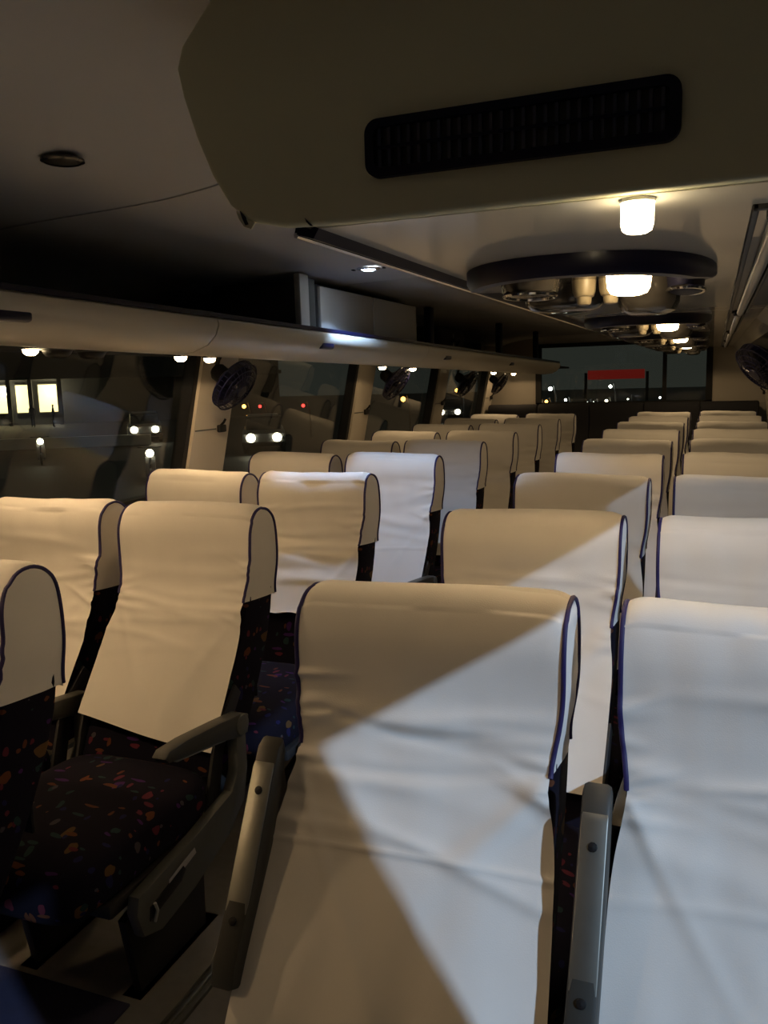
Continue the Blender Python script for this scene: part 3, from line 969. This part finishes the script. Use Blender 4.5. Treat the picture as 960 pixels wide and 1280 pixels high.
# armrest: local pivot at origin, pad runs towards -Y
def armrest_mesh():
    m = MB()
    poly = [(0.035, -0.028), (0.035, 0.022), (0.0, 0.032), (-0.10, 0.030), (-0.25, 0.024), (-0.325, 0.014), (-0.342, -0.002), (-0.325, -0.016), (-0.25, -0.020), (-0.12, -0.022), (0.0, -0.034)]
    m.prism(poly, 'X', -0.021, 0.021, 0.007, 2)
    return m.mesh('armrest')
me_arm = armrest_mesh(); me_arm.materials.append(MATS['armpad'])
me_armplate = MB().prism([(0.0, -0.030), (-0.05, -0.026), (-0.29, -0.0215), (-0.30, -0.018), (-0.05, -0.020), (0.0, -0.024)], 'X', -0.019, 0.019, 0.002).mesh('arm_plate'); me_armplate.materials.append(MATS['steel'])
me_cap = MB().lathe([(0.0001, 0.003), (0.018, 0.003), (0.028, 0.0), (0.030, -0.006), (0.0001, -0.006)], 22, Matrix.Translation((0.024, 0, 0)) @ Matrix.Rotation(math.pi/2, 4, 'Y')).mesh('pivot_cap'); me_cap.materials.append(MATS['greypaint'])
me_screw = MB().lathe([(0.0001, 0.003), (0.006, 0.002), (0.007, 0.0), (0.0001, 0.0)], 10).mesh('screw'); me_screw.materials.append(MATS['black'])
# side bracket and legs (X = side position)
def side_mesh():
    m = MB()
    poly = [(-.150, .555), (-.195, .555), (-.205, .44), (-.235, .395), (-.40, .365), (-.60, .342), (-.635, .338), (-.645, .30), (-.625, .235), (-.56, .212), (-.42, .235), (-.26, .285), (-.175, .345), (-.150, .43)]
    m.prism(poly, 'X', -0.016, 0.016, 0.006, 2)
    return m.mesh('side_bracket')
me_side = side_mesh(); me_side.materials.append(MATS['greypaint'])
me_slot = MB().prism([(-.605, .262), (-.60, .295), (-.47, .322), (-.46, .307), (-.48, .287)], 'X', 0.014, 0.0185, 0.002).mesh('lever_slot'); me_slot.materials.append(MATS['black'])
me_lever = MB().tube([(0.020, -.592, .255), (0.024, -.585, .280), (0.022, -.59, .300)], 0.004, 6).mesh('recline_lever'); me_lever.materials.append(MATS['tube'])
me_stick = MB().prism([(-.53, .298), (-.525, .318), (-.42, .340), (-.415, .324)], 'X', 0.015, 0.0178).mesh('sticker'); me_stick.materials.append(MATS['sticker'])
def leg_mesh():
    m = MB()
    m.prism([(-.58, .22), (-.25, .30), (-.26, .0), (-.54, .0)], 'X', -0.012, 0.012, 0.004)
    m.box(-0.03, 0.03, -.57, -.22, 0.0, 0.012, 0.003)
    return m.mesh('leg')
me_leg = leg_mesh(); me_leg.materials.append(MATS['darkpaint'])
me_frame = MB().box(-W2, W2, -.68, -.26, .30, .335, 0.008).mesh('seat_frame'); me_frame.materials.append(MATS['darkpaint'])
me_hinge = MB().prism([(-.30, .36), (-.24, .36), (-.20, .50), (-.10, .62), (-.125, .65), (-.235, .55)], 'X', -0.005, 0.005, 0.002).mesh('hinge_plate'); me_hinge.materials.append(MATS['darkpaint'])
me_net = MB().box(-W2+.03, W2-.03, .04, .05, .55, .75, 0.003).mesh('seat_pocket'); me_net.materials.append(MATS['black'])

COVERS = {}
for k, kw in enumerate([dict(), dict(hem=.02), dict(skew=-.01), dict(hem=-.015, crease=.70), dict(skew=.01, wr=.7)]):
    COVERS['v%d' % k] = cover_meshes(11+k, 26, 84, **kw)
COVERS['R1'] = cover_meshes(42, 80, 280, skew=0.0, flare=.022, crease=.735, hem=-.01, wr=1.2, length=-.06)
COVERS['RR1'] = cover_meshes(57, 80, 280, flare=.012, wr=1.1, length=-.06)
COVERS['R2'] = cover_meshes(61, 48, 150, wr=0.8)
COVERS['RR2'] = cover_meshes(64, 48, 150, wr=0.6)
COVERS['L0'] = cover_meshes(71, 48, 150)
COVERS['L1'] = cover_meshes(75, 60, 200, hem=-.028, wr=0.65)
COVERS['L1w'] = cover_meshes(79, 48, 150)
COVERS['L2'] = cover_meshes(83, 48, 150, hem=-.01, length=0.10)
COVERS['L3'] = cover_meshes(88, 48, 150, crease=.70)

def child(name, me, parent, loc=(0, 0, 0), rot=None):
    o = bpy.data.objects.new(name, me)
    COL.objects.link(o)
    o.parent = parent
    o.location = loc
    if rot:
        o.rotation_euler = rot
    return o
def seat(x0, y, cover, label, group, aisle, arm_up=False, far=False, rz=0.0, dz=0.0):
    """x0: left edge; y: front of the head end; aisle: +1 aisle on +X side, -1 on -X side"""
    e = empty('coach_seat', (x0+W2-0.004, y, dz-0.012), (0, 0, rz))
    tag(e, label, 'seat', group)
    child('backrest', me_back, e)
    child('seat_cushion', me_cush, e)
    cv, pp = COVERS[cover]
    c = child('seat_cover', cv, e)
    for p in pp:
        child('piping', p, c)
    child('seat_frame', me_frame, e)
    for s in (-1, 1):
        child('leg', me_leg, e, (s*(W2-0.06), 0, 0))
        child('hinge_plate', me_hinge, e, (s*(W2-0.001), 0, 0))
    s = aisle
    ax = s*(W2+0.028)
    # bracket mirrored by a half turn is not wanted: scale flips the outer face
    b = child('side_bracket', me_side, e, (ax, 0, 0)); b.scale = (s, 1, 1)
    for nm, me in (('lever_slot', me_slot), ('recline_lever', me_lever), ('sticker', me_stick)):
        child(nm, me, b)
    if arm_up:
        a = child('armrest', me_arm, e, (ax, -.225, .575), (math.radians(-118), 0, 0))
    else:
        a = child('armrest', me_arm, e, (ax, -.175, .560), (math.radians(-9), 0, 0))
    a.scale = (s, 1, 1)
    child('pivot_cap', me_cap, a)
    pl = child('arm_plate', me_armplate, a)
    if not far:
        for yy in (-0.06, -0.255):
            child('screw', me_screw, a, (0, yy, -0.030 if yy > -0.1 else -0.0225), (math.pi, 0, 0))
    child('seat_pocket', me_net, e)
    return e

ORD = ['first', 'second', 'third', 'fourth', 'fifth', 'sixth', 'seventh', 'eighth', 'ninth']
PITCH = 0.824
GR, GL = 'covered seats under the oval lamp units', 'covered seats on the fan side'
for k in range(9):
    y = 1.229+PITCH*k
    n = ORD[8-k]
    ca = {0: 'R1', 1: 'R2'}.get(k, 'v%d' % ((k*2) % 5))
    cb = {0: 'RR1', 1: 'RR2'}.get(k, 'v%d' % ((k*2+1) % 5))
    la = {0: 'white covered aisle seat with raised armrest, farthest from rear bench, under the lamp units'}.get(k, 'white covered aisle seat under the lamp units, %s row from the rear bench' % n)
    lb = {0: 'white covered window-side seat farthest from the rear bench, under the lamp units'}.get(k, 'white covered window-side seat under the lamp units, %s row from the rear bench' % n)
    seat(-.640+rnd.uniform(-.004, .004), y+rnd.uniform(-.01, .01)*(k > 0), ca, la, GR, -1, arm_up=(k == 0), far=k > 3, rz=rnd.uniform(-.01, .01))
    seat(-.105+rnd.uniform(-.004, .004), y+rnd.uniform(-.01, .01), cb, lb, GR, -1, arm_up=(k == 0), far=k > 3, rz=rnd.uniform(-.01, .01))
for k in range(-1, 8):
    y = 2.011+PITCH*k
    n = ORD[7-k]
    ca = {-1: 'L0', 0: 'L1', 1: 'L2', 2: 'L3'}.get(k, 'v%d' % ((k*2+1) % 5))
    cb = {0: 'L1w'}.get(k, 'v%d' % ((k*2) % 5))
    la = {-1: 'white covered aisle seat on the fan side, farthest from the rear bench',
          2: 'white covered aisle seat directly under the white downlight on the fan side'}.get(k, 'white covered aisle seat on the fan side, %s row from the rear bench' % n)
    seat((-1.640 if k >= 0 else -1.700)+rnd.uniform(-.005, .005), y, ca, la, GL, 1, far=k > 3, rz=rnd.uniform(-.01, .01))
    if k >= 0:
        seat(-2.172+rnd.uniform(-.004, .004), y+rnd.uniform(-.012, .012), cb, 'white covered window-side seat on the fan side, %s row from the rear bench' % n, GL, 1, far=k > 3, rz=rnd.uniform(-.01, .01))

# rear bench, uncovered dark upholstery
rb = empty('rear_bench', (-0.91, 8.55, 0))
tag(rb, 'dark patterned rear bench of five joined seats below the rear window', 'bench')
hw_ = 0.262
mb_ = MB().prism([(p.x, p.y+0.06) for p in _c], 'X', -hw_+0.003, hw_-0.003, 0.02, 3).mesh('backrest'); mb_.materials.append(MATS['cloth_dark'])
for i in range(5):
    child('backrest', mb_, rb, ((i-2)*2*hw_*0.99, 0, 0))
    q = child('seat_cushion', me_cush, rb, ((i-2)*2*hw_*0.99, 0, 0.02)); q.scale = (1.12, 1, 1)
MB().box(-1.3, 1.3, -.72, -.1, 0.0, .35, 0.01).build('plinth', 'darkpaint', rb)
MB().box(-1.31, 1.27, .10, .36, 1.06, 1.16, 0.02).build('parcel_shelf', 'black', rb)

# ------------------------------------------------------------------ OUTSIDE
GZ = -1.2
tag(MB().box(-160, 60, -60, 170, GZ-0.2, GZ).build('street_ground', 'asphalt'), None, None, None, 'structure')
def orient(p):
    return math.atan2(-p.x, p.y)
def place(u, v, D, h):
    """a point seen at (u,v) that stands h above the street: distance follows from the ground"""
    return at(u, v, Z=GZ+h)
# lit shop building
pc = at(8, 492, Y=52)
bd = empty('shop_building', (pc.x, pc.y, GZ), (0, 0, 0.62))
tag(bd, 'long low building with brightly lit yellow shop fronts across the street', 'building')
MB().box(-16, 22, 0.3, 9, 0, 7.5).build('wall', 'building', bd, smooth=0)
MB().box(-16, 22, -1.6, 0.4, 3.6, 3.9).build('canopy', 'building', bd, smooth=0)
for i, (a, b) in enumerate(((-9, -5.6), (-5.2, -2.4), (-2.0, 0.2), (0.6, 1.7), (2.3, 3.9))):
    fo = MB().box(a, b, 0.05, 0.32, 0.9, 3.3).build('shop_window', 'building', bd, smooth=0)
    MB().box(a+0.1, b-0.1, 0.0, 0.06, 1.0, 3.2).build('pane', 'shoplight', fo, smooth=0)
for x in (-5.4, -2.2, 0.4, 2.0, 4.2):
    MB().box(x-0.15, x+0.15, -1.5, -1.2, 0, 3.6).build('post', 'building', bd, smooth=0)
for x in (-3.6, 0.15, 3.4):
    MB().lathe([(0.0001, -0.3), (0.25, -0.18), (0.36, 0.0), (0.25, 0.18), (0.0001, 0.3)], 12, Matrix.Translation((x, -1.0, 2.75))).build('hanging_lamp', 'bulb', bd)
pw = at(120, 545, Z=GZ+0.5)
bw = empty('boundary_wall', (pw.x, pw.y, GZ), (0, 0, 0.55))
tag(bw, 'low pale boundary wall along the street in front of the shops', 'wall')
MB().box(-9, 2.5, -0.12, 0.12, 0, 0.42).build('wall_body', 'whitewall', bw, smooth=0)
MB().box(-9, 2.5, -0.18, 0.18, 0.42, 0.50).build('coping', 'whitewall', bw, smooth=0)

def make_car(lamp):
    e = empty('car', (0, 0, 0))
    body = [(-2.0, .35), (-2.05, .62), (-1.95, .80), (-1.1, .92), (1.75, .95), (2.0, .85), (2.05, .40), (1.9, .30), (-1.85, .30)]
    MB().prism(body, 'X', -.82, .82, 0.06, 2).build('body', 'carpaint', e)
    MB().prism([(-1.1, .90), (-.45, 1.42), (.9, 1.45), (1.7, .93)], 'X', -.70, .70, 0.06, 2).build('cabin', 'smoke', e)
    MB().box(-.62, .62, -.42, .9, 1.42, 1.48, 0.02).build('roof', 'carpaint', e)
    for sx in (-1, 1):
        for yy in (-1.3, 1.3):
            MB().lathe([(0.0001, -.1), (.22, -.1), (.31, -.07), (.31, .07), (.22, .1), (0.0001, .1)], 18, Matrix.Translation((sx*.74, yy, .31)) @ Matrix.Rotation(math.pi/2, 4, 'Y')).build('wheel', 'rubber', e)
        MB().lathe([(0.0001, -.03), (.14, -.02), (.17, .02), (0.0001, .03)], 14, Matrix.Translation((sx*.5, -2.05, .66)) @ Matrix.Rotation(math.pi/2, 4, 'X')).build('headlight', lamp, e)
    MB().box(-.85, .85, -2.10, -1.98, .32, .50, 0.03).build('bumper', 'black', e)
    return e
car0 = make_car('bulb')
CARS = [((181, 537), 'dark car with two lit headlights facing the shop-side window'), ((562, 515), 'dark car with two lit headlights beyond the third window pillar'),
        ((330, 547), 'dark car with glaring headlights between the first two window pillars')]
for i, (px, lab) in enumerate(CARS):
    c_ = car0 if i == 0 else copy_tree(car0)
    p = at(px[0], px[1], Z=GZ+0.66)
    c_.location = (p.x, p.y, GZ)
    c_.rotation_euler = (0, 0, math.atan2(p.y, p.x)-math.pi/2)
    d = Vector((p.x, p.y, 0)).normalized()
    c_.location = c_.location+d*2.05
    tag(c_, lab, 'car', 'cars in the street')
# scooters (single headlamp)
def make_scooter():
    e = empty('scooter', (0, 0, 0))
    MB().prism([(-.45, .25), (-.38, .75), (-.30, .78), (-.22, .32), (.15, .30), (.25, .62), (.75, .66), (.80, .50), (.55, .22), (-.3, .18)], 'X', -.14, .14, 0.03, 2).build('body', 'carpaint', e)
    MB().box(-.13, .13, .22, .78, .66, .76, 0.03).build('saddle', 'black', e)
    for yy in (-.55, .60):
        MB().lathe([(0.0001, -.05), (.14, -.05), (.22, -.03), (.22, .03), (.14, .05), (0.0001, .05)], 16, Matrix.Translation((0, yy, .22)) @ Matrix.Rotation(math.pi/2, 4, 'Y')).build('wheel', 'rubber', e)
    MB().tube([(-.32, -.22, 1.02), (0, -.34, .98), (.32, -.22, 1.02)], .016, 6).build('handlebar', 'black', e)
    MB().tube([(0, -.34, .98), (0, -.55, .22)], .03, 6).build('fork', 'black', e)
    MB().lathe([(0.0001, -.03), (.09, -.02), (.11, .02), (0.0001, .03)], 14, Matrix.Translation((0, -.44, .86)) @ Matrix.Rotation(math.pi/2, 4, 'X')).build('headlight', 'bulb', e)
    return e
sc0 = make_scooter()
for i, (px, lab) in enumerate((((187, 565), 'parked scooter with one lit headlight in front of the two-light car'), ((50, 551), 'scooter with one lit headlight below the lit shop fronts'), ((533, 526), 'scooter with one lit headlight seen behind the second window pillar'))):
    s_ = sc0 if i == 0 else copy_tree(sc0)
    p = at(px[0], px[1], Z=GZ+0.86)
    s_.location = (p.x, p.y, GZ)
    s_.rotation_euler = (0, 0, math.atan2(p.y, p.x)-math.pi/2)
    tag(s_, lab, 'scooter', 'scooters in the street')
# people standing by the shop (tiny, far away)
def person(u, v, lab, turn):
    p = at(u, v, Y=49.0)
    me = bpy.data.meshes.new('person')
    vv = [(0, 0, .92), (0, 0, 1.15), (0, .01, 1.38), (0, 0, 1.50), (0, -.01, 1.60), (0, -.01, 1.70),
          (.10, 0, .88), (.11, -.03, .50), (.11, .02, .10), (.11, -.10, .05), (-.10, 0, .88), (-.11, .04, .50), (-.11, .06, .10), (-.11, -.05, .05),
          (.19, 0, 1.38), (.25, .02, 1.12), (.24, -.08, .90), (.24, -.10, .80), (-.19, 0, 1.38), (-.25, .02, 1.12), (-.22, -.10, .92), (-.21, -.12, .82)]
    ee = [(0, 1), (1, 2), (2, 3), (3, 4), (4, 5), (0, 6), (6, 7), (7, 8), (8, 9), (0, 10), (10, 11), (11, 12), (12, 13), (2, 14), (14, 15), (15, 16), (16, 17), (2, 18), (18, 19), (19, 20), (20, 21)]
    rr = [.15, .14, .16, .06, .10, .09, .10, .07, .05, .045, .10, .07, .05, .045, .07, .05, .04, .04, .07, .05, .04, .04]
    me.from_pydata(vv, ee, [])
    o = link('person', me, 'cloth_dark')
    md = o.modifiers.new('skin', 'SKIN')
    for i, r_ in enumerate(rr):
        me.skin_vertices[0].data[i].radius = (r_, r_*0.8)
    me.skin_vertices[0].data[0].use_root = True
    s = o.modifiers.new('sub', 'SUBSURF'); s.levels = 1; s.render_levels = 1
    o.location = (p.x, p.y, GZ)
    o.rotation_euler = (0, 0, turn)
    tag(o, lab, 'person', 'people by the shop')
person(40, 512, 'person in dark clothes standing before the wider lit shop window', 0.3)
person(66, 512, 'person in dark clothes standing before the narrow lit shop window', 2.4)

# street lamps and signal lights far off
def street_lamp(u, v, dist, m, r, lab, cat='street lamp'):
    d = fw + right*(u-480)/F - up*(v-640)/F
    h = math.hypot(d[0], d[1])
    p = Vector(d)*(dist/h)
    p.z += CZ
    e = empty('street_lamp', (p.x, p.y, GZ))
    tag(e, lab, cat, 'distant street lights')
    H = p.z-GZ
    MB().tube([(0.25, 0.25, 0), (0.25, 0.25, H*0.8), (0.15, 0.15, H+0.2), (0, 0, H+r)], 0.05, 6).build('pole', 'darkpaint', e)
    MB().lathe([(0.0001, -r), (r*.7, -r*.7), (r, 0), (r*.7, r*.7), (0.0001, r)], 12, Matrix.Translation((0, 0, H))).build('lamp_head', m, e)
far = 42
street_lamp(305, 508, far, 'bulborange', .10, 'small orange light seen just behind the first window pillar')
street_lamp(325, 508, far, 'bulbred', .08, 'small red light nearer the orange one, behind the first pillar')
street_lamp(379, 507, far, 'bulbred', .09, 'small red light midway between the first two window pillars')
street_lamp(504, 499, far, 'bulborange', .13, 'orange light midway between second and third window pillars')
street_lamp(571, 488, far, 'bulborange', .10, 'dim orange light high behind the third window pillar')
street_lamp(600, 501, far, 'bulbwhite', .14, 'greenish white light just ahead of the last window pillar')
RL = [(688, 486, 'bulbwhite', .14, 'greenish white lamp at the rear window edge by the fan side'), (673, 503, 'bulb', .12, 'warm low lamp in the rear window corner by the fan side'),
      (683, 502, 'bulborange', .12, 'orange low lamp in the rear window corner by the fan side'), (707, 500, 'bulbwhite', .09, 'small low lamp near the fan-side end of the rear window'),
      (734, 503, 'bulbwhite', .06, 'tiny white lamp low in the middle of the rear window'), (742, 503, 'bulbwhite', .06, 'tiny white lamp beside its twin low in the rear window'),
      (758, 501, 'bulb', .10, 'warm lamp low in the middle of the rear window'), (763, 483, 'bulbwhite', .11, 'pale lamp higher up in the middle of the rear window'),
      (825, 497, 'bulbwhite', .07, 'white lamp just beside the rear window mullion'), (785, 499, 'bulbwhite', .05, 'faint white lamp between the middle and the mullion')]
for u, v, m, r, lab in RL:
    street_lamp(u, v, 48, m, r*0.8, lab)
# red sign seen through the rear window
p = at(770, 468, Y=38)
sg_ = empty('red_sign', (p.x, p.y, GZ))
tag(sg_, 'long glowing red sign board on posts behind the rear window', 'sign')
MB().box(-1.2, 1.2, -.08, .08, p.z-GZ-.2, p.z-GZ+.2, 0.02).build('board', 'redsign', sg_)
for x in (-1.3, 1.3):
    MB().box(x-.06, x+.06, .05, .15, 0, p.z-GZ+.1).build('post', 'darkpaint', sg_, smooth=0)
